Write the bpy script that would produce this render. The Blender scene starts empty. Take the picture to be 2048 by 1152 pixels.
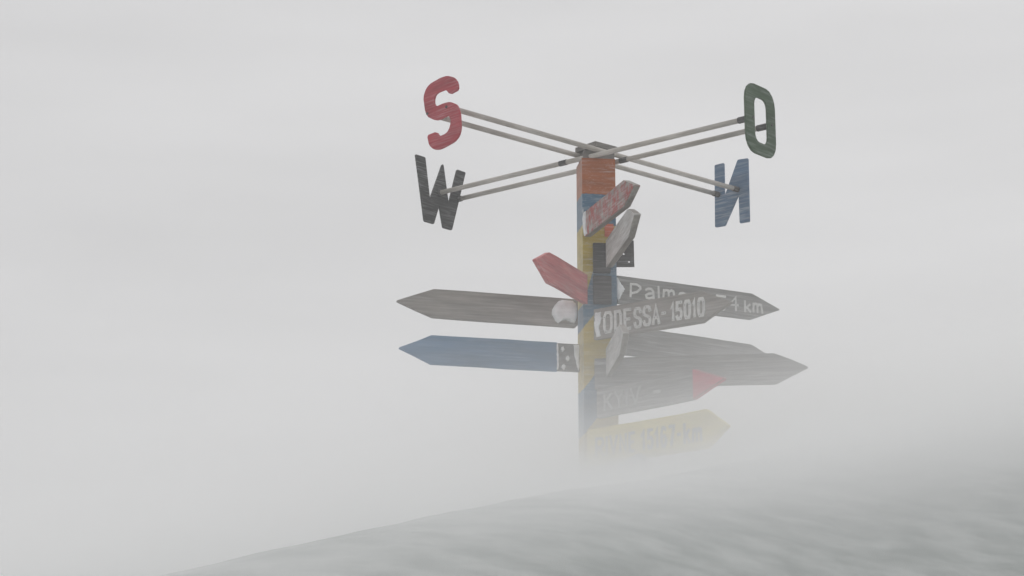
import bpy, bmesh, math, random
from mathutils import Vector, Matrix, noise

random.seed(7)
R = math.radians
scene = bpy.context.scene
COL = scene.collection

# ------------------------------------------------------------------ camera
cam_d = bpy.data.cameras.new('camera')
cam_d.sensor_width = 36.0
cam_d.lens = 3619.2 / 2048 * 36.0
cam_d.clip_start = 0.05
cam_d.clip_end = 2000
cam = bpy.data.objects.new('camera', cam_d)
COL.objects.link(cam)
YAW, PITCH = -0.048584, 0.222691
cam.location = (0, -12, 0)
cam.rotation_euler = (math.pi / 2 + PITCH, 0, -YAW)
scene.camera = cam

# ------------------------------------------------------------------ sky (thick overcast) and soft sun
SUN_EL, SUN_AZ = R(55), R(20)
world = bpy.data.worlds.new('World')
scene.world = world
world.use_nodes = True
wt = world.node_tree
wt.nodes.clear()
sky = wt.nodes.new('ShaderNodeTexSky')
sky.sky_type = 'NISHITA'
sky.sun_disc = False
sky.sun_elevation = SUN_EL
sky.sun_rotation = SUN_AZ
sky.dust_density = 4.0
hsv = wt.nodes.new('ShaderNodeHueSaturation')
hsv.inputs['Saturation'].default_value = 0.06
cloud = wt.nodes.new('ShaderNodeMix')
cloud.data_type = 'RGBA'
cloud.inputs[0].default_value = 0.86          # cloud cover over the clear sky
cloud.inputs[7].default_value = (6.15, 6.12, 6.18, 1)
bg = wt.nodes.new('ShaderNodeBackground')
bg.inputs['Strength'].default_value = 0.1
wo = wt.nodes.new('ShaderNodeOutputWorld')
wt.links.new(sky.outputs[0], hsv.inputs['Color'])
wt.links.new(hsv.outputs[0], cloud.inputs[6])
wtc = wt.nodes.new('ShaderNodeTexCoord')
wmp = wt.nodes.new('ShaderNodeMapping')
wmp.inputs['Scale'].default_value = (1.6, 1.6, 9)
wnz = wt.nodes.new('ShaderNodeTexNoise')
wnz.inputs['Scale'].default_value = 2.0
wnz.inputs['Detail'].default_value = 5
wmr = wt.nodes.new('ShaderNodeMapRange')
wmr.inputs[1].default_value = .25
wmr.inputs[2].default_value = .75
wmr.inputs[3].default_value = .95
wmr.inputs[4].default_value = 1.07
wmul = wt.nodes.new('ShaderNodeMix')
wmul.data_type = 'RGBA'
wmul.blend_type = 'MULTIPLY'
wmul.inputs[0].default_value = 1.0
wt.links.new(wtc.outputs['Generated'], wmp.inputs['Vector'])
wt.links.new(wmp.outputs[0], wnz.inputs['Vector'])
wt.links.new(wnz.outputs['Fac'], wmr.inputs[0])
wt.links.new(cloud.outputs[2], wmul.inputs[6])
wt.links.new(wmr.outputs[0], wmul.inputs[7])
wt.links.new(wmul.outputs[2], bg.inputs['Color'])
wt.links.new(bg.outputs[0], wo.inputs['Surface'])

sun_d = bpy.data.lights.new('sun', 'SUN')
sun_d.energy = 0.7
sun_d.angle = R(60)
sun_d.color = (1.0, 0.985, 0.965)
sun = bpy.data.objects.new('sun', sun_d)
COL.objects.link(sun)
# direction towards the sun; Nishita rotation 0 = +Y, clockwise
sd = Vector((math.sin(SUN_AZ) * math.cos(SUN_EL), math.cos(SUN_AZ) * math.cos(SUN_EL), math.sin(SUN_EL)))
sun.rotation_euler = sd.to_track_quat('Z', 'Y').to_euler()

scene.view_settings.view_transform = 'Standard'
scene.view_settings.look = 'None'
scene.view_settings.exposure = 0.10
scene.view_settings.gamma = 1.0
scene.cycles.max_bounces = 14
scene.cycles.volume_bounces = 10
scene.cycles.volume_max_steps = 256
scene.cycles.use_denoising = True


# ------------------------------------------------------------------ helpers
def link(name, mesh, mats, parent=None, loc=(0, 0, 0), rz=0.0):
    o = bpy.data.objects.new(name, mesh)
    for m in (mats if isinstance(mats, (list, tuple)) else [mats]):
        mesh.materials.append(m)
    COL.objects.link(o)
    o.location = loc
    o.rotation_euler = (0, 0, rz)
    if parent is not None:
        o.parent = parent
    return o


def to_mesh(bm, name, smooth=False):
    bmesh.ops.recalc_face_normals(bm, faces=bm.faces[:])
    me = bpy.data.meshes.new(name)
    bm.to_mesh(me)
    bm.free()
    if smooth:
        for p in me.polygons:
            p.use_smooth = True
    return me


def prism(bm, poly, y0, y1, mat=0):
    """Polygon in the local xz plane, from y0 to y1."""
    a = [bm.verts.new((x, y0, z)) for x, z in poly]
    b = [bm.verts.new((x, y1, z)) for x, z in poly]
    fs = [bm.faces.new(a), bm.faces.new(b[::-1])]
    n = len(poly)
    for i in range(n):
        fs.append(bm.faces.new((a[i], b[i], b[(i + 1) % n], a[(i + 1) % n])))
    for f in fs:
        f.material_index = mat
    return fs


def soft_edges(bm, w, seg=1):
    es = [e for e in bm.edges if len(e.link_faces) == 2 and e.calc_face_angle(0) > R(40)]
    bmesh.ops.bevel(bm, geom=es, offset=w, segments=seg, affect='EDGES', clamp_overlap=True)


def box(bm, x0, x1, y0, y1, z0, z1, mat=0):
    return prism(bm, [(x0, z0), (x1, z0), (x1, z1), (x0, z1)], y0, y1, mat)


def tube(bm, a, b, r, n=14, caps=True):
    a, b = Vector(a), Vector(b)
    d = (b - a).normalized()
    up = Vector((0, 0, 1)) if abs(d.z) < .9 else Vector((1, 0, 0))
    e1 = d.cross(up).normalized()
    e2 = d.cross(e1)
    ra, rb = [], []
    for i in range(n):
        t = 2 * math.pi * i / n
        o = (e1 * math.cos(t) + e2 * math.sin(t)) * r
        ra.append(bm.verts.new(a + o))
        rb.append(bm.verts.new(b + o))
    for i in range(n):
        f = bm.faces.new((ra[i], ra[(i + 1) % n], rb[(i + 1) % n], rb[i]))
        f.smooth = True
    if caps:
        bm.faces.new(ra[::-1])
        bm.faces.new(rb)


def smooth_outline(pts, it=1):
    """Chaikin corner cutting on a closed outline."""
    for _ in range(it):
        out = []
        n = len(pts)
        for i in range(n):
            (ax, az), (bx, bz) = pts[i], pts[(i + 1) % n]
            out += [(ax * .75 + bx * .25, az * .75 + bz * .25), (ax * .25 + bx * .75, az * .25 + bz * .75)]
        pts = out
    return pts


def curve_plate(name, loops, thick, bevel=0.0015):
    """Flat plate in the local xz plane (y is its thickness), holes allowed."""
    cu = bpy.data.curves.new(name, 'CURVE')
    cu.dimensions = '2D'
    cu.fill_mode = 'BOTH'
    cu.extrude = thick / 2 - bevel
    cu.bevel_depth = bevel
    cu.bevel_resolution = 1
    for lp in loops:
        s = cu.splines.new('POLY')
        s.points.add(len(lp) - 1)
        for p, (x, z) in zip(s.points, lp):
            p.co = (x, z, 0, 1)
        s.use_cyclic_u = True
    tmp = bpy.data.objects.new(name, cu)
    COL.objects.link(tmp)
    dg = bpy.context.evaluated_depsgraph_get()
    me = bpy.data.meshes.new_from_object(tmp.evaluated_get(dg))
    bpy.data.objects.remove(tmp)
    me.transform(Matrix.Rotation(math.pi / 2, 4, 'X'))
    me.name = name
    return me


# ------------------------------------------------------------------ materials
def material(name, col, col2=None, grain=(3, 30, 40), snow_streak=0.25, snow_streak_scale=(5, 40, 90), rough=0.75,
             speck=0.0, bump=0.25, spotcol=None, windward=0.0):
    """Weathered paint / wood in the object's own space (x along, z up): grain between two colours,
    thin level streaks of rime and of flying snow put into the colour, optional specks of rime."""
    m = bpy.data.materials.new(name)
    m.use_nodes = True
    nt = m.node_tree
    N, L = nt.nodes, nt.links
    p = N['Principled BSDF']
    p.inputs['Roughness'].default_value = rough
    p.inputs['Specular IOR Level'].default_value = 0.25
    tc = N.new('ShaderNodeTexCoord')

    def noise_at(scale, sc, detail=4, rough_=0.6, seed=0.0):
        mp = N.new('ShaderNodeMapping')
        mp.inputs['Scale'].default_value = scale
        mp.inputs['Location'].default_value = (seed, seed * 1.7, seed * .6)
        L.new(tc.outputs['Object'], mp.inputs['Vector'])
        t = N.new('ShaderNodeTexNoise')
        t.inputs['Scale'].default_value = sc
        t.inputs['Detail'].default_value = detail
        t.inputs['Roughness'].default_value = rough_
        L.new(mp.outputs[0], t.inputs['Vector'])
        return t.outputs['Fac']

    def ramp(fac, a, b):
        r = N.new('ShaderNodeMapRange')
        r.inputs[1].default_value = a
        r.inputs[2].default_value = b
        L.new(fac, r.inputs[0])
        return r.outputs[0]

    def mix(fac, a, b):
        x = N.new('ShaderNodeMix')
        x.data_type = 'RGBA'
        if isinstance(fac, float):
            x.inputs[0].default_value = fac
        else:
            L.new(fac, x.inputs[0])
        for i, v in ((6, a), (7, b)):
            if isinstance(v, tuple):
                x.inputs[i].default_value = (*v, 1)
            else:
                L.new(v, x.inputs[i])
        return x.outputs[2]

    def mul(a, k):
        x = N.new('ShaderNodeMath')
        x.operation = 'MULTIPLY'
        L.new(a, x.inputs[0])
        if isinstance(k, float):
            x.inputs[1].default_value = k
        else:
            L.new(k, x.inputs[1])
        return x.outputs[0]

    seed = random.uniform(0, 20)
    c = col
    g = noise_at(grain, 1.0, 5, .65, seed)
    if not isinstance(col, tuple):
        c = col(N, L, tc)
    if col2 is not None:
        c = mix(ramp(g, .35, .68), c, col2)
    if spotcol is not None:
        pc, ax, az_, lo, hi = spotcol
        sp = noise_at((ax, 3, az_), 1.0, 5, .7, seed + 3)
        c = mix(ramp(sp, lo, hi), c, pc)
    bl = N.new('ShaderNodeMix')
    bl.data_type = 'RGBA'
    bl.blend_type = 'MULTIPLY'
    bl.inputs[0].default_value = 1.0
    if isinstance(c, tuple):
        bl.inputs[6].default_value = (*c, 1)
    else:
        L.new(c, bl.inputs[6])
    L.new(mix(ramp(noise_at((2.2, 5, 11), 1.0, 4, .6, seed + 14), .32, .66), (.74, .74, .74), (1.08, 1.08, 1.08)), bl.inputs[7])
    c = bl.outputs[2]
    if windward:
        sn = N.new('ShaderNodeSeparateXYZ')
        L.new(tc.outputs['Normal'], sn.inputs[0])
        c = mix(mul(ramp(sn.outputs['X'], -.3, -.75), windward), c, (.70, .70, .69))
    f1 = ramp(noise_at(snow_streak_scale, 1.0, 4, .65, seed + 5), .47, .75)
    f2 = ramp(noise_at((2.5, 2.5, 5), 1.0, 2, .5, seed + 9), .25, .75)
    c = mix(mul(mul(f1, f2), min(1.0, snow_streak * 3.0)), c, (.72, .73, .74))  # pale streaks: rime, plus snow in the air painted into the colour
    if speck > 0:
        s = ramp(noise_at((60, 60, 130), 1.0, 2, .6, seed + 11), .60, .74)
        c = mix(mul(s, speck), c, (.74, .75, .76))
    L.new(c, p.inputs['Base Color'])
    if bump:
        bmp = N.new('ShaderNodeBump')
        bmp.inputs['Strength'].default_value = bump
        bmp.inputs['Distance'].default_value = 0.004
        L.new(g, bmp.inputs['Height'])
        L.new(bmp.outputs[0], p.inputs['Normal'])
    return m


M_wood = material('weathered_wood', (.215, .195, .177), (.37, .343, .315), grain=(2.2, 30, 55), snow_streak=.14, bump=.5)
M_wood_d = material('grey_board_wood', (.16, .153, .145), (.28, .27, .257), grain=(2.2, 30, 60), snow_streak=.22, bump=.5)
M_pale = material('rimed_board', (.44, .425, .405), (.64, .63, .615), grain=(5, 30, 60), snow_streak=.30, speck=.5, bump=.5)
M_redtext = material('worn_red_board', (.26, .23, .21), (.44, .41, .38), grain=(10, 40, 70), snow_streak=.30, speck=.6, bump=.5,
                     spotcol=((.40, .065, .06), 24, 14, .42, .62))
M_plate = material('dark_plate', (.022, .02, .02), (.05, .046, .046), grain=(3, 30, 30), snow_streak=.10, bump=.4)
M_redboard = material('faded_red_paint', (.52, .13, .135), (.66, .22, .22), grain=(3, 20, 30), snow_streak=.20)
M_blueboard = material('faded_blue_paint', (.05, .15, .28), (.10, .21, .35), grain=(2.5, 20, 40), snow_streak=.12)
M_yellowboard = material('yellow_paint', (.74, .62, .09), (.70, .54, .07), grain=(3, 20, 30), snow_streak=.1)
M_greyend = material('rimed_steel', (.13, .125, .12), (.20, .19, .185), grain=(20, 20, 20), snow_streak=.2)
M_white = material('rough_white_paint', (.68, .68, .66), (.78, .78, .76), grain=(40, 40, 60), snow_streak=.1, bump=.1)
M_faint = material('dull_white_paint', (.33, .33, .32), (.46, .46, .45), grain=(60, 40, 60), snow_streak=.1, bump=.1)  # greyer than the other white lettering, low contrast on its board
M_patch = material('orange_red_paint', (.62, .17, .08), (.60, .10, .07), grain=(20, 20, 20), snow_streak=.15)
M_nail = material('nail_iron', (.03, .028, .026), snow_streak=0.0, bump=0)
M_bluetext = material('blue_lettering_paint', (.30, .31, .30), (.42, .40, .28), grain=(20, 20, 20), snow_streak=.1, bump=.1)
M_redtip = material('red_arrow_paint', (.50, .06, .10), (.58, .10, .14), grain=(4, 20, 30), snow_streak=.1)
M_S = material('letter_red_paint', (.43, .045, .065), (.52, .085, .105), grain=(4, 30, 60), snow_streak=.17)
M_W = material('letter_black_paint', (.022, .022, .022), (.055, .055, .055), grain=(4, 30, 60), snow_streak=.22)
M_O = material('letter_green_paint', (.045, .085, .042), (.08, .125, .075), grain=(4, 30, 60), snow_streak=.15)
M_N = material('letter_blue_paint', (.08, .15, .26), (.13, .21, .31), grain=(4, 30, 60), snow_streak=.22)
M_bar = material('bar_bare_metal', (.45, .415, .375), (.62, .585, .54), grain=(6, 30, 30), snow_streak=.2, bump=.15)
M_fit = material('fitting_steel', (.06, .058, .056), (.12, .115, .11), grain=(20, 20, 20), snow_streak=.15)
M_hub = material('hub_grey_wood', (.15, .138, .128), (.27, .25, .232), grain=(4, 4, 40), snow_streak=.15, bump=.4)
M_snowpack = material('packed_snow', (.84, .85, .86), (.92, .93, .94), grain=(25, 25, 25), snow_streak=.0, bump=.8, rough=.9)


def post_colour(N, L, tc):
    """Painted bands: orange, blue, yellow, then blue and yellow winding down the post."""
    sep = N.new('ShaderNodeSeparateXYZ')
    L.new(tc.outputs['Object'], sep.inputs[0])

    def math_(op, a, b):
        x = N.new('ShaderNodeMath')
        x.operation = op
        for i, v in ((0, a), (1, b)):
            if isinstance(v, float):
                x.inputs[i].default_value = v
            else:
                L.new(v, x.inputs[i])
        return x.outputs[0]
    nz = N.new('ShaderNodeTexNoise')
    nz.inputs['Scale'].default_value = 18
    L.new(tc.outputs['Object'], nz.inputs['Vector'])
    wob = math_('MULTIPLY', math_('SUBTRACT', nz.outputs['Fac'], .5), .022)
    z = math_('ADD', sep.outputs['Z'], wob)
    low = math_('LESS_THAN', sep.outputs['Z'], POST_Z(2.98))
    steep = math_('ADD', math_('MULTIPLY', math_('GREATER_THAN', sep.outputs['Z'], POST_Z(2.5)), 2.1), 1.3)
    tilt = math_('MULTIPLY', math_('MULTIPLY', math_('ADD', sep.outputs['X'], .111), steep), low)
    q = math_('MAXIMUM', math_('SUBTRACT', z, tilt), math_('MULTIPLY', math_('GREATER_THAN', sep.outputs['Z'], POST_Z(2.5)), POST_Z(2.45)))
    fac = math_('DIVIDE', q, POST_TOP)
    cr = N.new('ShaderNodeValToRGB')
    cr.color_ramp.interpolation = 'CONSTANT'
    yl, bl, og = (.50, .37, .05, 1), (.075, .16, .25, 1), (.42, .125, .038, 1)
    stops = [(0.0, yl), (POST_Z(1.70), bl), (POST_Z(2.00), yl), (POST_Z(2.41), bl), (POST_Z(2.58), yl),
             (POST_Z(3.113), bl), (POST_Z(3.338), og)]
    els = cr.color_ramp.elements
    els[0].position, els[0].color = 0, yl
    els[1].position, els[1].color = stops[1][0] / POST_TOP, stops[1][1]
    for pz, c in stops[2:]:
        e = els.new(pz / POST_TOP)
        e.color = c
    L.new(fac, cr.inputs[0])
    return cr.outputs[0]


# ------------------------------------------------------------------ ground: one snow sheet, a drift rising to a crest
def lerp_table(x, tab):
    if x <= tab[0][0]:
        return tab[0][1]
    for (a, va), (b, vb) in zip(tab, tab[1:]):
        if x <= b:
            t = (x - a) / (b - a)
            return va + (vb - va) * t
    return tab[-1][1]


def sstep(a, b, x):
    t = max(0.0, min(1.0, (x - a) / (b - a)))
    return t * t * (3 - 2 * t)


def crest_y(x):            # distance from the viewer to the crest of the drift
    return 9.0 + 3.6 * math.tanh((x - .05) * 1.3 / 3.6)


CREST_Z = [(-12, -1.2), (-6, -.55), (-2.6, .14), (-1.61, .475), (-1.21, .615), (-.46, .868), (-.086, .985), (0.05, 1.02), (1.0, 1.32), (2.0, 1.64), (3.1, 1.96), (4.5, 2.2), (8, 2.6), (14, 2.7)]


def ground_z(x, Y, fine=True):
    u = Y - crest_y(x)
    w = .55
    s1, s2 = .285, -.05
    z = lerp_table(x, CREST_Z) + (s1 + s2) / 2 * u - (s1 - s2) / 2 * (math.sqrt(u * u + w * w) - w)
    z -= .10 * max(0.0, -u - .7) ** 2 / (1 + .25 * max(0.0, -u - .7))     # the near face of the drift steepens
    z = -2.0 + .5 * ((z + 2.0) + math.sqrt((z + 2.0) ** 2 + .15))
    if fine:
        k = sstep(-6.5, -4.5, u) * (1 - sstep(3, 6, u))
        if k > 0:
            # wind-carved ripples, long along the wind (x), cut short across it
            wx = x + .25 * noise.noise((x * .8, Y * .8, 3.1))
            a = noise.noise((wx * 2.1 - Y * .35, Y * 3.2 + x * .5, 0.3))
            b = noise.noise((wx * 4.6 + 4, Y * 6.5 + x * 1.2, 5.7))
            c = noise.noise((wx * 11, Y * 15, 9.2))
            z += k * (.013 * a + .0065 * b + .002 * c)
    return z


def axis(vals):
    out = []
    for a, b, st in vals:
        n = max(1, round((b - a) / st))
        out += [a + (b - a) * i / n for i in range(n)]
    return out + [vals[-1][1]]


XS = axis([(-150, -30, 20), (-30, -8, 4), (-8, -3, .5), (-3, 5, .035), (5, 9, .4), (9, 30, 4), (30, 150, 20)])
YS = axis([(-60, -10, 10), (-10, 3, 1), (3, 5, .2), (5, 14.5, .03), (14.5, 18, .35), (18, 40, 4), (40, 240, 25)])
bm = bmesh.new()
rows = []
for Y in YS:
    rows.append([bm.verts.new((x, Y - 12, ground_z(x, Y))) for x in XS])
for r0, r1 in zip(rows, rows[1:]):
    for i in range(len(XS) - 1):
        bm.faces.new((r0[i], r0[i + 1], r1[i + 1], r1[i]))
snow = bpy.data.materials.new('wind_packed_snow')
snow.use_nodes = True
nt = snow.node_tree
pb = nt.nodes['Principled BSDF']
pb.inputs['Roughness'].default_value = .85
pb.inputs['Specular IOR Level'].default_value = .2
tc = nt.nodes.new('ShaderNodeTexCoord')
mp = nt.nodes.new('ShaderNodeMapping')
mp.inputs['Scale'].default_value = (2.4, 4.2, 1)
t1 = nt.nodes.new('ShaderNodeTexNoise')
t1.inputs['Scale'].default_value = 1.4
t1.inputs['Detail'].default_value = 6
t1.inputs['Roughness'].default_value = .6
t2 = nt.nodes.new('ShaderNodeTexNoise')
t2.inputs['Scale'].default_value = 140
t2.inputs['Detail'].default_value = 3
cr = nt.nodes.new('ShaderNodeValToRGB')      # grey firn, mottled in two tones by stretched noise
cr.color_ramp.elements[0].position = .38
cr.color_ramp.elements[0].color = (.40, .425, .415, 1)
cr.color_ramp.elements[1].position = .66
cr.color_ramp.elements[1].color = (.55, .57, .56, 1)
bp = nt.nodes.new('ShaderNodeBump')
bp.inputs['Strength'].default_value = .35
bp.inputs['Distance'].default_value = .01
nt.links.new(tc.outputs['Object'], mp.inputs['Vector'])
nt.links.new(mp.outputs[0], t1.inputs['Vector'])
nt.links.new(tc.outputs['Object'], t2.inputs['Vector'])
nt.links.new(t1.outputs['Fac'], cr.inputs[0])
nt.links.new(cr.outputs[0], pb.inputs['Base Color'])
nt.links.new(t2.outputs['Fac'], bp.inputs['Height'])
nt.links.new(bp.outputs[0], pb.inputs['Normal'])
g = link('ground', to_mesh(bm, 'ground', True), snow)
g['kind'] = 'structure'
g['label'] = 'grey wind-rippled snow drift rising to the foot of the signpost'

# ------------------------------------------------------------------ the signpost: one thing
Z0 = ground_z(0, 12, False) - .05
POST_TOP = 3.597 - Z0


def POST_Z(z):
    return z - Z0


root = bpy.data.objects.new('signpost', None)
COL.objects.link(root)
root.location = (0, 0, Z0)
root.empty_display_size = .3
root['label'] = 'tall banded wooden signpost with pointed direction boards and compass letters in blowing snow'
root['category'] = 'signpost'

M_post = material('banded_post_paint', post_colour, None, grain=(8, 8, 60), snow_streak=.22, snow_streak_scale=(7, 7, 80), speck=.25, bump=.4, windward=.24)
PW = .115
bm = bmesh.new()
box(bm, -PW, PW, -PW, PW, -.5, POST_TOP)
soft_edges(bm, .012, 2)
post = link('post', to_mesh(bm, 'post'), M_post, root, (-.006, 0, 0), R(10.3))

# rime grown on the windward corner and lee snow on the other
def rime_strip(name, x, y, z0, z1, rad, parent, flat=.5):
    bm = bmesh.new()
    n, k = 60, 8
    prev = None
    for i in range(n + 1):
        z = z0 + (z1 - z0) * i / n
        r = rad * (.35 + .9 * abs(noise.noise((x * 9, z * 6, 1.7))) + .3 * noise.noise((x, z * 23, 4))) * (math.sin(math.pi * min(1, max(.02, i / n))) ** .3)
        r = max(.001, r)
        ring = [bm.verts.new((x + r * flat * math.cos(2 * math.pi * j / k), y + r * math.sin(2 * math.pi * j / k), z)) for j in range(k)]
        if prev:
            for j in range(k):
                bm.faces.new((prev[j], prev[(j + 1) % k], ring[(j + 1) % k], ring[j]))
        else:
            bm.faces.new(ring)
        prev = ring
    bm.faces.new(prev)
    return link(name, to_mesh(bm, name, True), M_snowpack, parent)


rime_strip('rime', -PW + .004, -PW + .006, POST_Z(2.95), POST_Z(3.33), .012, post)
rime_strip('rime', PW, -PW + .05, POST_Z(2.5), POST_Z(3.58), .02, post, .6)

# cap and hub
bm = bmesh.new()
box(bm, -.106, .106, -.106, .106, 0, .058)
soft_edges(bm, .004)
link('hub_block', to_mesh(bm, 'hub_block'), M_hub, root, (0, 0, POST_Z(3.5975)), R(10.3))
bm = bmesh.new()
box(bm, -.103, .103, -.103, .103, 0, .034)
soft_edges(bm, .004)
link('cap_plate', to_mesh(bm, 'cap_plate'), M_hub, root, (0, 0, POST_Z(3.677)), R(43))

# ------------------------------------------------------------------ compass: two pairs of bars, four letters
H1, H2 = 3.655, 3.614
AZ_S, AZ_O, AZ_N, AZ_W = R(-134.562), R(-37.838), R(45.438), R(142.162)


def crossbar(az, l_plus, l_minus, off, z, fit_plus, fit_minus, sleeves=()):
    bm = bmesh.new()
    tube(bm, (-l_minus, off, 0), (l_plus, off, 0), .0175)
    bar = link('crossbar', to_mesh(bm, 'crossbar'), M_bar, root, (0, 0, POST_Z(z)), az)
    for s, l, fl in ((1, l_plus, fit_plus), (-1, l_minus, fit_minus)):
        if fl:
            bm = bmesh.new()
            tube(bm, (s * (l + .004), off, 0), (s * (l - fl), off, 0), .0215)
            soft_edges(bm, .003)
            link('end_fitting', to_mesh(bm, 'end_fitting'), M_fit, bar)
    for s in sleeves:
        bm = bmesh.new()
        tube(bm, (s - .032, off, 0), (s + .032, off, 0), .0198)
        soft_edges(bm, .003)
        link('sleeve', to_mesh(bm, 'sleeve'), M_fit, bar)
    return bar


for off in (.094, -.094):
    crossbar(AZ_N, 1.378, 1.420, off, H1, .05, .045)
for off in (.109, -.109):
    crossbar(AZ_O, 1.329, 1.375, off, H2, .085, .02, (-.205,) if off < 0 else (.155,))

S_OUT = [(.123, .078), (.202, .087), (.196, .137), (.160, .180), (.095, .207), (.030, .210), (-.078, .195), (-.117, .168),
         (-.138, .121), (-.118, .020), (-.090, -.022), (-.020, -.060), (.026, -.067), (.105, -.058), (.131, -.080),
         (.136, -.114), (.116, -.160), (.089, -.176), (.025, -.180), (-.007, -.142), (-.096, -.145), (-.075, -.216),
         (-.030, -.252), (.014, -.264), (.059, -.263), (.165, -.247), (.209, -.222), (.229, -.177), (.220, -.072),
         (.192, -.010), (.124, .026), (.063, .031), (-.009, .027), (-.034, .050), (-.033, .095), (-.005, .119), (.082, .121)]
W_OUT = [(.353, .240), (.254, .240), (.199, -.069), (.069, .228), (.058, .228), (-.003, -.062), (-.094, .225), (-.186, .223),
         (-.040, -.251), (.054, -.251), (.098, -.089), (.155, -.243), (.254, -.242)]
N_OUT = [(.126, .236), (.039, .234), (.041, -.033), (-.098, .228), (-.193, .219), (-.189, -.262), (-.101, -.256), (-.099, -.031),
         (.044, -.248), (.137, -.241)]


def octagon(hx, hz, c, seg=4, cx=0, cz=0):
    pts = []
    for sx, sz, a0 in ((1, 1, 0), (-1, 1, 90), (-1, -1, 180), (1, -1, 270)):
        for k in range(seg + 1):
            t = R(a0 + 90 * k / seg)
            pts.append((cx + sx * (hx - c) + c * math.cos(t), cz + sz * (hz - c * 1.15) + c * 1.15 * math.sin(t)))
    return pts


def compass_letter(loops, az, dist, z, mat, label, bolts):
    me = curve_plate('compass_letter', loops, .014)
    # plate stands across the bar, its front turned outwards
    ex = Vector((-math.sin(az), math.cos(az)))
    a = Vector((math.cos(az), math.sin(az)))
    o = link('compass_letter', me, mat, root, (a.x * dist, a.y * dist, POST_Z(z)), math.atan2(ex.y, ex.x))
    o['label'] = label
    for bx in bolts:
        bm = bmesh.new()
        tube(bm, (bx, -.012, 0), (bx, .014, 0), .0095, 6)
        link('bolt', to_mesh(bm, 'bolt'), M_fit, o)
    return o


def chamfer(pts, d):
    out = []
    n = len(pts)
    for i in range(n):
        p, a, b = Vector(pts[i]), Vector(pts[i - 1]), Vector(pts[(i + 1) % n])
        da, db = (a - p), (b - p)
        k = min(d, da.length * .4, db.length * .4)
        out += [tuple(p + da.normalized() * k), tuple(p + db.normalized() * k)]
    return out


compass_letter([chamfer(S_OUT, .012)], AZ_S, 1.436, H1, M_S, 'red letter S plate at the end of its twin bars', (-.094, .094))
compass_letter([chamfer(W_OUT, .006)], AZ_W, 1.391, H2, M_W, 'black letter W plate seen from behind', (-.109, .109))
compass_letter([octagon(.172, .232, .10, 4, -.016, 0), octagon(.077, .152, .05, 4, -.012, 0)[::-1]], AZ_O, 1.345, H2, M_O, 'dark green letter O plate', (-.109, .109))
compass_letter([chamfer(N_OUT, .006)], AZ_N, 1.394, H1, M_N, 'blue letter N plate seen mirrored from behind', (-.094, .094))


# ------------------------------------------------------------------ lettering by strokes
def stroke(bm, pts, w, y, th, closed=False, mat=0):
    P = [Vector(p) for p in pts]
    n = len(P)
    Ls, Rs = [], []
    for i in range(n):
        if closed:
            a, b = P[i - 1], P[(i + 1) % n]
        else:
            a, b = P[max(0, i - 1)], P[min(n - 1, i + 1)]
        d1 = (P[i] - a)
        d2 = (b - P[i])
        d1 = d1.normalized() if d1.length > 1e-9 else d2.normalized()
        d2 = d2.normalized() if d2.length > 1e-9 else d1
        t = (d1 + d2)
        t = t.normalized() if t.length > 1e-6 else d1
        nn = Vector((-t.y, t.x))
        k = 1 / max(.55, abs(nn.dot(Vector((-d1.y, d1.x)))))
        e = P[i]
        if not closed and i == 0:
            e = e - d2 * w * .35
        if not closed and i == n - 1:
            e = e + d1 * w * .35
        Ls.append(e + nn * w / 2 * k)
        Rs.append(e - nn * w / 2 * k)

    def vs(lst, yy):
        return [bm.verts.new((v.x, yy, v.y)) for v in lst]
    lf, rf = vs(Ls, y - th), vs(Rs, y - th)
    lb, rb = vs(Ls, y), vs(Rs, y)
    m = n if closed else n - 1
    for i in range(m):
        j = (i + 1) % n
        for q in ((lf[i], lf[j], rf[j], rf[i]), (lf[i], lb[i], lb[j], lf[j]), (rf[j], rb[j], rb[i], rf[i])):
            bm.faces.new(q).material_index = mat
    if not closed:
        bm.faces.new((lf[0], rf[0], rb[0], lb[0])).material_index = mat
        bm.faces.new((lf[-1], lb[-1], rb[-1], rf[-1])).material_index = mat


def rrect(x0, x1, z0, z1, c):
    return [(x0 + c, z0), (x1 - c, z0), (x1, z0 + c), (x1, z1 - c), (x1 - c, z1), (x0 + c, z1), (x0, z1 - c), (x0, z0 + c)]


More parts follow.
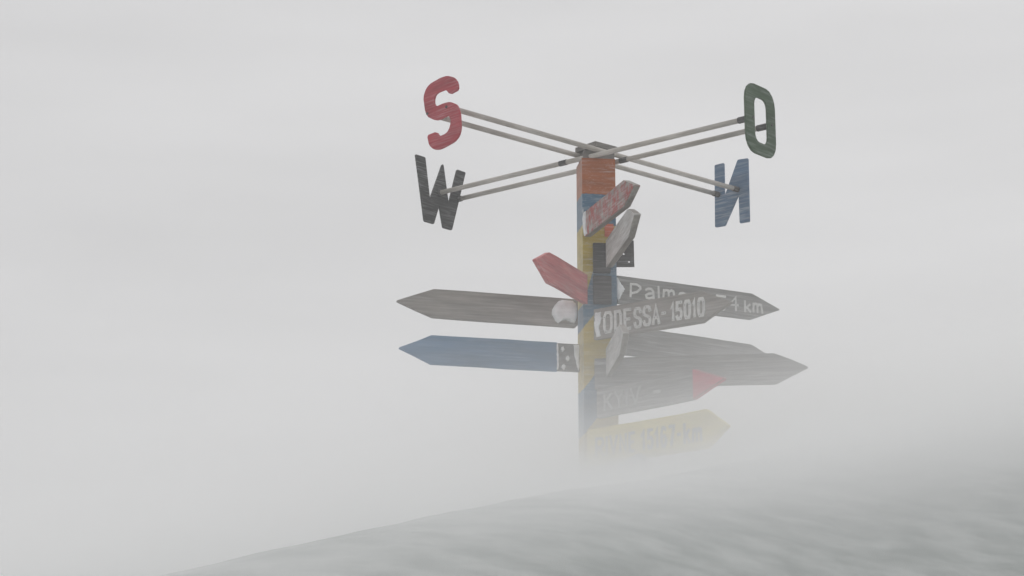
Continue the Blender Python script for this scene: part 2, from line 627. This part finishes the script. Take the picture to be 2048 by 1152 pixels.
# glyphs on a box 0..1 wide, 0..1 high: lists of (points, closed)
G = {
    'O': [(rrect(0, 1, 0, 1, .22), True)],
    '0': [(rrect(0, 1, 0, 1, .22), True)],
    'D': [([(0, 0), (0, 1), (.75, 1), (1, .8), (1, .2), (.75, 0)], True)],
    'E': [([(1, 1), (0, 1), (0, 0), (1, 0)], False), ([(.1, .5), (.8, .5)], False)],
    'S': [([(1, .78), (.9, .95), (.7, 1), (.3, 1), (.08, .92), (0, .78), (.05, .62), (.3, .53), (.7, .47), (.95, .38), (1, .22), (.92, .08), (.7, 0), (.3, 0), (.1, .05), (0, .22)], False)],
    'A': [([(0, 0), (.5, 1), (1, 0)], False), ([(.25, .33), (.75, .33)], False)],
    '-': [([(0, .5), (1, .5)], False)],
    '1': [([(0, .72), (.75, 1), (.75, 0)], False)],
    '5': [([(1, 1), (.1, 1), (.05, .56), (.7, .58), (1, .42), (1, .2), (.75, 0), (.2, 0), (0, .16)], False)],
    '6': [([(.9, .9), (.6, 1), (.25, 1), (0, .75), (0, .25), (.25, 0), (.75, 0), (1, .2), (1, .38), (.75, .55), (.05, .52)], False)],
    '7': [([(0, 1), (1, 1), (.35, 0)], False)],
    '4': [([(.8, 0), (.8, 1), (0, .38), (1.05, .38)], False)],
    'K': [([(0, 0), (0, 1)], False), ([(1, 1), (.08, .48)], False), ([(.3, .58), (1, 0)], False)],
    'Y': [([(0, 1), (.5, .5), (1, 1)], False), ([(.5, .46), (.5, 0)], False)],
    'I': [([(.5, 0), (.5, 1)], False)],
    'V': [([(0, 1), (.5, 0), (1, 1)], False)],
    'R': [([(0, 0), (0, 1), (.7, 1), (1, .85), (1, .62), (.7, .48), (.08, .48)], False), ([(.45, .45), (1, 0)], False)],
    'N': [([(0, 0), (0, 1), (1, 0), (1, 1)], False)],
    'P': [([(0, 0), (.05, 1), (.6, 1.0), (1, .85), (1, .68), (.65, .45), (.12, .3)], False)],
    'a': [([(.05, .85), (.35, 1), (.75, 1), (.95, .8), (1, 0)], False), ([(.9, .58), (.35, .5), (.02, .28), (.1, .05), (.45, 0), (.92, .14)], False)],
    'l': [([(.5, 0), (.5, 1)], False)],
    'm': [([(0, 0), (.05, 1)], False), ([(.06, .75), (.25, .98), (.45, .9), (.5, 0)], False), ([(.53, .75), (.72, .98), (.93, .9), (1, 0)], False)],
    'e': [([(.08, .52), (.95, .55), (.9, .85), (.6, 1), (.25, .92), (.02, .6), (.05, .25), (.35, 0), (.7, .02), (.95, .2)], False)],
    'r': [([(0, 0), (.1, 1)], False), ([(.12, .65), (.5, .95), (1, .95)], False)],
    'k': [([(0, 0), (0, 1)], False), ([(.9, .66), (.08, .3)], False), ([(.35, .4), (1, 0)], False)],
}


def lettering(board, glyphs, w, mat, th=.003, nails=False, face=0.0, flip=False, jitter=0.0):
    """glyphs: (char, u0, u1, z0, z1) in the board's own plane."""
    bm = bmesh.new()
    k = 0
    for ch, u0, u1, z0, z1 in glyphs:
        a, b = u0 + w / 2, u1 - w / 2
        c, d = z0 + w / 2, z1 - w / 2
        if ch == '-':
            c, d = z0, z1
        for pts, closed in G[ch]:
            q = [(a + (b - a) * x + random.uniform(-jitter, jitter), c + (d - c) * z + random.uniform(-jitter, jitter)) for x, z in pts]
            if flip:
                q = [(-x, z) for x, z in q]
            stroke(bm, q, w, face, th + .00025 * (k % 4), closed)
            k += 1
            if nails:
                for (x, z) in q[::3] if len(q) > 4 else q[:1] + q[-1:]:
                    x += random.uniform(-.004, .004)
                    r = .0032
                    vsn = [bm.verts.new((x + r * math.cos(t * math.pi / 3), face - th - .0018, z + r * math.sin(t * math.pi / 3))) for t in range(6)]
                    f = bm.faces.new(vsn)
                    f.material_index = 1
    me = bpy.data.meshes.new('lettering')
    bm.to_mesh(me)
    bm.free()
    return link('lettering', me, [mat, M_nail], board)


# ------------------------------------------------------------------ direction boards
def direction_board(x, y, z, az, L, h, tip, mat, label, thick=.03, u0=-.02, cut=0.0, tipmat=None, edgemat=None, wear=.004):
    """Pointed plank. Its face looks at the near side; local x runs to the arrow, face plane at local y = 0."""
    az = R(az)
    d = Vector((math.cos(az), math.sin(az)))
    flip = d.x < 0                     # pointing left: mirror so the face still looks to the near side
    rz = az + math.pi if flip else az
    sx = -1 if flip else 1
    rnd = lambda: random.uniform(-wear, wear)
    top = [(u0, h / 2)]
    bot = [(u0 + cut, -h / 2)]
    nseg = 5
    pts = [(u0, -h / 2 + cut)] if cut else []
    pts += [(u0 + cut, -h / 2)]
    for i in range(1, nseg):
        pts.append((u0 + (L - tip - u0) * i / nseg, -h / 2 + rnd() * .4))
    pts += [(L - tip + rnd(), -h / 2 + rnd()), (L - tip * .5, -h / 4 + rnd() * .7), (L - .006, -.004), (L - .006, .004), (L - tip * .5, h / 4 + rnd() * .7), (L - tip + rnd(), h / 2 + rnd())]
    for i in range(nseg - 1, 0, -1):
        pts.append((u0 + (L - tip - u0) * i / nseg, h / 2 + rnd() * .4))
    pts += [(u0, h / 2)]
    bm = bmesh.new()
    prism(bm, [(sx * px, pz) for px, pz in pts], 0, thick)
    if tipmat is not None:
        xx = sx * (L - tip * 1.03)
        geom = bm.verts[:] + bm.edges[:] + bm.faces[:]
        bmesh.ops.bisect_plane(bm, geom=geom, plane_co=(xx, 0, 0), plane_no=(1, 0, 0), dist=1e-5)
        for f in bm.faces:
            if sx * f.calc_center_median().x > sx * xx:
                f.material_index = 1
    if edgemat is not None:
        for f in bm.faces:
            f.normal_update()
            if abs(f.normal.y) < .5:
                f.material_index = 1
    soft_edges(bm, .0025)
    mats = [mat] + [m for m in (tipmat, edgemat) if m is not None]
    o = link('direction_board', to_mesh(bm, 'direction_board'), mats, root, (x, y, POST_Z(z)), rz)
    o['label'] = label
    return o, sx


def snow_lump(board, poly, bulge, name='packed_snow', face=0.0, rag=.006):
    """Snow packed on a board's face: a bulging, ragged-edged pat."""
    bm = bmesh.new()
    pts = [Vector(p) for p in poly]
    fine = []
    n = len(pts)
    for i in range(n):
        a, b = pts[i], pts[(i + 1) % n]
        for k in range(5):
            q = a.lerp(b, k / 5)
            fine.append(q + Vector((random.uniform(-rag, rag), random.uniform(-rag, rag))) * (0 if k == 0 else .6))
    c = sum(fine, Vector((0, 0))) / len(fine)
    prev = [bm.verts.new((p.x, face + .001, p.y)) for p in fine]
    for s, hgt in ((.97, .35), (.88, .7), (.7, .9), (.4, 1.0)):
        ring = []
        for p in fine:
            q = c + (p - c) * s
            hh = bulge * hgt * (1 + .25 * noise.noise((q.x * 30, q.y * 30, 2.2)))
            ring.append(bm.verts.new((q.x, face - hh, q.y)))
        for i in range(len(fine)):
            j = (i + 1) % len(fine)
            bm.faces.new((prev[i], prev[j], ring[j], ring[i]))
        prev = ring
    bm.faces.new(prev)
    return link(name, to_mesh(bm, name, True), M_snowpack, board)


# pointing away to the right
b, s = direction_board(.140, 0, 2.703, 31.8, 1.363, .192, .245, M_wood_d, 'grey board reading Palmer 54 km, pointing away to the right', u0=-.005)
PU = lambda px: (px - 1237) / 323 * 1.363
hp = lambda n: n * 12.3 / 3619
lettering(b, [('P', PU(1258), PU(1281), -hp(14), hp(17)), ('a', PU(1287), PU(1306), -hp(13.5), hp(11.5)), ('l', PU(1308), PU(1320), -hp(10), hp(18)),
              ('m', PU(1322), PU(1347), -hp(6), hp(14)), ('e', PU(1352), PU(1370), -hp(8), hp(12)), ('r', PU(1377), PU(1388), -hp(9), hp(12)),
              ('5', PU(1427), PU(1449), -hp(17), hp(16)), ('4', PU(1452), PU(1474), -hp(15), hp(17)),
              ('k', PU(1485), PU(1500), -hp(15), hp(12)), ('m', PU(1502), PU(1524), -hp(14), hp(9))], .0165, M_white, .0015, jitter=.0025)
snow_lump(b, [(-.012, .085), (.004, .06), (.05, .005), (.02, -.04), (-.004, -.085), (-.014, -.05)], .012)
b, s = direction_board(.129, .02, 2.364, 37.7, 1.486, .200, .27, M_wood_d, 'blank grey board pointing away to the right below the Palmer board')

# pointing left
b, s = direction_board(-.145, -.05, 2.528, -158.4, 1.256, .196, .25, M_wood, 'long brown-grey board pointing left with snow packed at its root', u0=-.01, cut=.02)
snow_lump(b, smooth_outline([(s * .188, -.005), (s * .142, .07), (s * .10, .088), (s * .012, .086), (s * -.006, .02), (s * .006, -.06), (s * .03, -.072), (s * .06, -.05), (s * .11, -.055), (s * .142, -.085)]), .036, rag=.005)
b, s = direction_board(-.141, -.05, 2.223, -159.8, 1.232, .196, .22, M_blueboard, 'faded blue board pointing left', u0=.145)
bm = bmesh.new()
box(bm, -.142, .015, .002, .024, -.094, .094)
soft_edges(bm, .003)
ge = link('bracket', to_mesh(bm, 'bracket'), M_greyend, b)
snow_lump(b, [(-.147, .09), (-.138, .09), (-.135, .0), (-.138, -.088), (-.15, -.085), (-.146, 0)], .01, face=.0)
snow_lump(ge, [(-.03, .09), (.012, .092), (.014, -.06), (.004, -.092), (-.006, -.05), (-.018, .0)], .012, face=.002)
for cx, cz in ((-.105, .055), (-.07, -.005), (-.1, -.065)):
    snow_lump(ge, [(cx + .015 * math.cos(t), cz + .021 * math.sin(t)) for t in (0, 1.2, 2.2, 3.3, 4.4, 5.4)], .009, face=.002)
b, s = direction_board(-.069, -.150, 2.671, -109.8, .921, .199, .226, M_redboard, 'short-looking faded red board pointing to the near left', u0=0)

# pointing right, towards the viewer
b, s = direction_board(-.008, -.16, 2.096, -7.5, 1.382, .204, .216, M_wood_d, 'blank grey board pointing far out to the right')
b, s = direction_board(-.021, -.175, 2.426, -37.9, 1.085, .206, .22, M_wood, 'weathered grey board reading ODESSA - 15010', u0=-.01)
OU = lambda px: (px - 1190) / 272 * 1.085
ho = lambda n: n * 11.75 / 3619
lettering(b, [('O', OU(1208), OU(1228), -ho(23.5), ho(23)), ('D', OU(1231), OU(1247.5), -ho(23), ho(22)), ('E', OU(1250.5), OU(1267), -ho(23), ho(22)),
              ('S', OU(1271), OU(1288), -ho(23), ho(21)), ('S', OU(1289.5), OU(1307), -ho(22), ho(21)), ('A', OU(1308), OU(1325), -ho(22), ho(20)),
              ('-', OU(1326.5), OU(1337), -ho(2), ho(1)), ('1', OU(1346), OU(1354), -ho(20), ho(19)), ('5', OU(1355.5), OU(1369.5), -ho(20), ho(19)),
              ('0', OU(1371.5), OU(1386), -ho(20.5), ho(19)), ('1', OU(1387.5), OU(1396), -ho(20), ho(19)), ('0', OU(1398), OU(1413), -ho(20.5), ho(19))],
          .0205, M_white, .006, nails=True)
snow_lump(b, [(.0, .08), (.05, .082), (.055, .03), (.035, -.03), (.05, -.085), (.01, -.09), (-.006, 0)], .006)
b, s = direction_board(-.010, -.165, 1.893, -50.8, 1.219, .192, .275, M_wood_d, 'grey board reading KYIV with a red arrow tip', u0=-.01, tipmat=M_redtip)
KU = lambda px: (px - 1195) / 253 * 1.219
lettering(b, [('K', KU(1209), KU(1229), -.058, .062), ('Y', KU(1232), KU(1252), -.056, .062), ('I', KU(1253), KU(1263), -.056, .062),
              ('V', KU(1265), KU(1287), -.054, .062), ('-', KU(1312), KU(1328), -.002, .004)], .02, M_faint, .004)
b, s = direction_board(-.075, -.16, 1.601, -48.9, 1.289, .239, .185, M_yellowboard, 'yellow board with blue lettering, lowest and deepest in the blowing snow', u0=-.01)
YU = lambda px: (px - 1176) / 279 * 1.289
xs = [('R', 1192, 1211), ('I', 1213, 1220), ('V', 1222, 1240), ('N', 1243, 1259), ('E', 1262, 1276), ('1', 1287, 1297), ('5', 1300, 1313),
      ('1', 1315, 1324), ('6', 1327, 1340), ('7', 1343, 1356), ('-', 1359, 1368), ('k', 1372, 1386), ('m', 1388, 1408)]
lettering(b, [(c, YU(a0), YU(a1), -.075, .06 if c not in 'm' else .02) if c != '-' else (c, YU(a0), YU(a1), -.01, -.004) for c, a0, a1 in xs], .02, M_bluetext, .003)

# pointing steeply at the viewer
b, s = direction_board(-.082, -.170, 3.120, -71.5, .99, .172, .20, M_redtext, 'rimed board with worn red paint pointing at the viewer, topmost', thick=.045, u0=-.01, edgemat=M_wood)
snow_lump(b, [(-.012, .085), (.02, .086), (.028, .05), (.03, -.02), (.05, -.08), (-.008, -.085)], .012)
b, s = direction_board(.058, -.170, 2.912, -80.5, 1.03, .188, .22, M_pale, 'pale rimed board pointing almost straight at the viewer', thick=.045, u0=-.01, edgemat=M_wood)
b, s = direction_board(.049, -.170, 2.169, -84.3, 1.012, .192, .22, M_pale, 'pale rimed board pointing at the viewer below the ODESSA board', thick=.04, u0=-.01, edgemat=M_wood)
b, s = direction_board(.116, -.170, 1.405, -78.4, .759, .166, .18, M_pale, 'pale board pointing at the viewer, nearly lost in blowing snow under the yellow board', thick=.04, u0=-.01, edgemat=M_wood)

# dark flat panels on the post front, and a plate with drilled holes sticking out behind
for z0, z1, x0, x1 in ((2.790, 2.993, -.052, .064), (2.575, 2.768, -.052, .068)):
    bm = bmesh.new()
    box(bm, x0, x1, -.030, -.001, POST_Z(z0), POST_Z(z1))
    soft_edges(bm, .003)
    link('dark_panel', to_mesh(bm, 'dark_panel'), M_plate, root, (0.02, -.1135, 0), R(10.3))['label'] = 'dark panel flat on the front of the post'
bm = bmesh.new()
box(bm, .045, .105, -.012, -.001, POST_Z(3.045), POST_Z(3.135))
link('paint_patch', to_mesh(bm, 'paint_patch'), M_patch, root, (0.005, -.111, 0), R(10.3))
hole = lambda cx, cz: [(cx + .0075 * math.cos(2 * math.pi * k / 12), cz + .0075 * math.sin(2 * math.pi * k / 12)) for k in range(12)][::-1]
me = curve_plate('drilled_plate', [[(.0, -.093), (.252, -.093), (.250, .092), (.0, .09)], hole(.208, .057), hole(.181, -.002), hole(.217, -.058)], .012, .001)
link('drilled_plate', me, M_plate, root, (0, .13, POST_Z(2.985)), R(2))['label'] = 'dark plate with three drilled holes sticking out to the right behind the post'

# ------------------------------------------------------------------ the air: even haze, and snow blown low over the drift
bm = bmesh.new()
box(bm, -170, 170, -80, 260, -3.6, 5.2)
hz = bpy.data.materials.new('haze_air')
hz.use_nodes = True
nt = hz.node_tree
nt.nodes.clear()
pv = nt.nodes.new('ShaderNodeVolumePrincipled')
pv.inputs['Color'].default_value = (.997, .997, .999, 1)
pv.inputs['Density'].default_value = .009
pv.inputs['Anisotropy'].default_value = .2
mo = nt.nodes.new('ShaderNodeOutputMaterial')
nt.links.new(pv.outputs[0], mo.inputs['Volume'])
h = link('haze', to_mesh(bm, 'haze'), hz)
h['kind'] = 'stuff'
h['label'] = 'white haze of falling snow'

bm = bmesh.new()
box(bm, -7, 9, -6.4, 5, -1.5, 3.4)
bs = bpy.data.materials.new('blowing_snow')
bs.use_nodes = True
nt = bs.node_tree
nt.nodes.clear()
N, L = nt.nodes, nt.links
geo = N.new('ShaderNodeNewGeometry')
sep = N.new('ShaderNodeSeparateXYZ')
L.new(geo.outputs['Position'], sep.inputs[0])


def mt(op, a, b=0.0, c=None):
    x = N.new('ShaderNodeMath')
    x.operation = op
    for i, v in enumerate((a, b) if c is None else (a, b, c)):
        if isinstance(v, (int, float)):
            x.inputs[i].default_value = v
        else:
            L.new(v, x.inputs[i])
    return x.outputs[0]


# height over the plane the drift's crest follows: z - .13 (y + 12) - .25 x
s_ = mt('SUBTRACT', sep.outputs['Z'], mt('ADD', mt('MULTIPLY', mt('ADD', sep.outputs['Y'], 12.0), .13), mt('MULTIPLY', sep.outputs['X'], .20)))
mp = N.new('ShaderNodeMapping')
mp.inputs['Scale'].default_value = (.55, 1.1, 4.0)
L.new(geo.outputs['Position'], mp.inputs['Vector'])
nz = N.new('ShaderNodeTexNoise')
nz.inputs['Scale'].default_value = 1.0
nz.inputs['Detail'].default_value = 4
L.new(mp.outputs[0], nz.inputs['Vector'])
s2 = mt('SUBTRACT', s_, mt('MULTIPLY', mt('SUBTRACT', nz.outputs['Fac'], .5), .75))
# density .35 per metre where s = 1.76 - .13 * 12 = .20, falling by e every .36 m
den = mt('MULTIPLY', mt('EXPONENT', mt('DIVIDE', mt('SUBTRACT', .20, s2), .34)), .245)
den = mt('ADD', den, mt('MULTIPLY', mt('EXPONENT', mt('DIVIDE', mt('SUBTRACT', -.12, s2), .075)), 1.2))   # skipping grains close to the surface
den = mt('MINIMUM', den, 2.6)
mr = N.new('ShaderNodeMapRange')
mr.interpolation_type = 'SMOOTHSTEP'
mr.inputs[1].default_value = -5.5
mr.inputs[2].default_value = -3.2
L.new(mt('SUBTRACT', sep.outputs['Y'], mt('ADD', mt('MULTIPLY', mt('MINIMUM', sep.outputs['X'], 0.0), 1.15), mt('MULTIPLY', mt('MAXIMUM', sep.outputs['X'], 0.0), .68))), mr.inputs[0])
den = mt('MULTIPLY', den, mr.outputs[0])
mr2 = N.new('ShaderNodeMapRange')      # fades out before the top of its box
mr2.inputs[1].default_value = 1.35
mr2.inputs[2].default_value = .9
L.new(s_, mr2.inputs[0])
den = mt('MULTIPLY', den, mr2.outputs[0])
pv = N.new('ShaderNodeVolumePrincipled')
pv.inputs['Color'].default_value = (.998, .998, .999, 1)
pv.inputs['Anisotropy'].default_value = .2
L.new(den, pv.inputs['Density'])
mo = N.new('ShaderNodeOutputMaterial')
L.new(pv.outputs[0], mo.inputs['Volume'])
w = link('blowing_snow', to_mesh(bm, 'blowing_snow'), bs)
w['kind'] = 'stuff'
w['label'] = 'snow blown low over the crest of the drift'
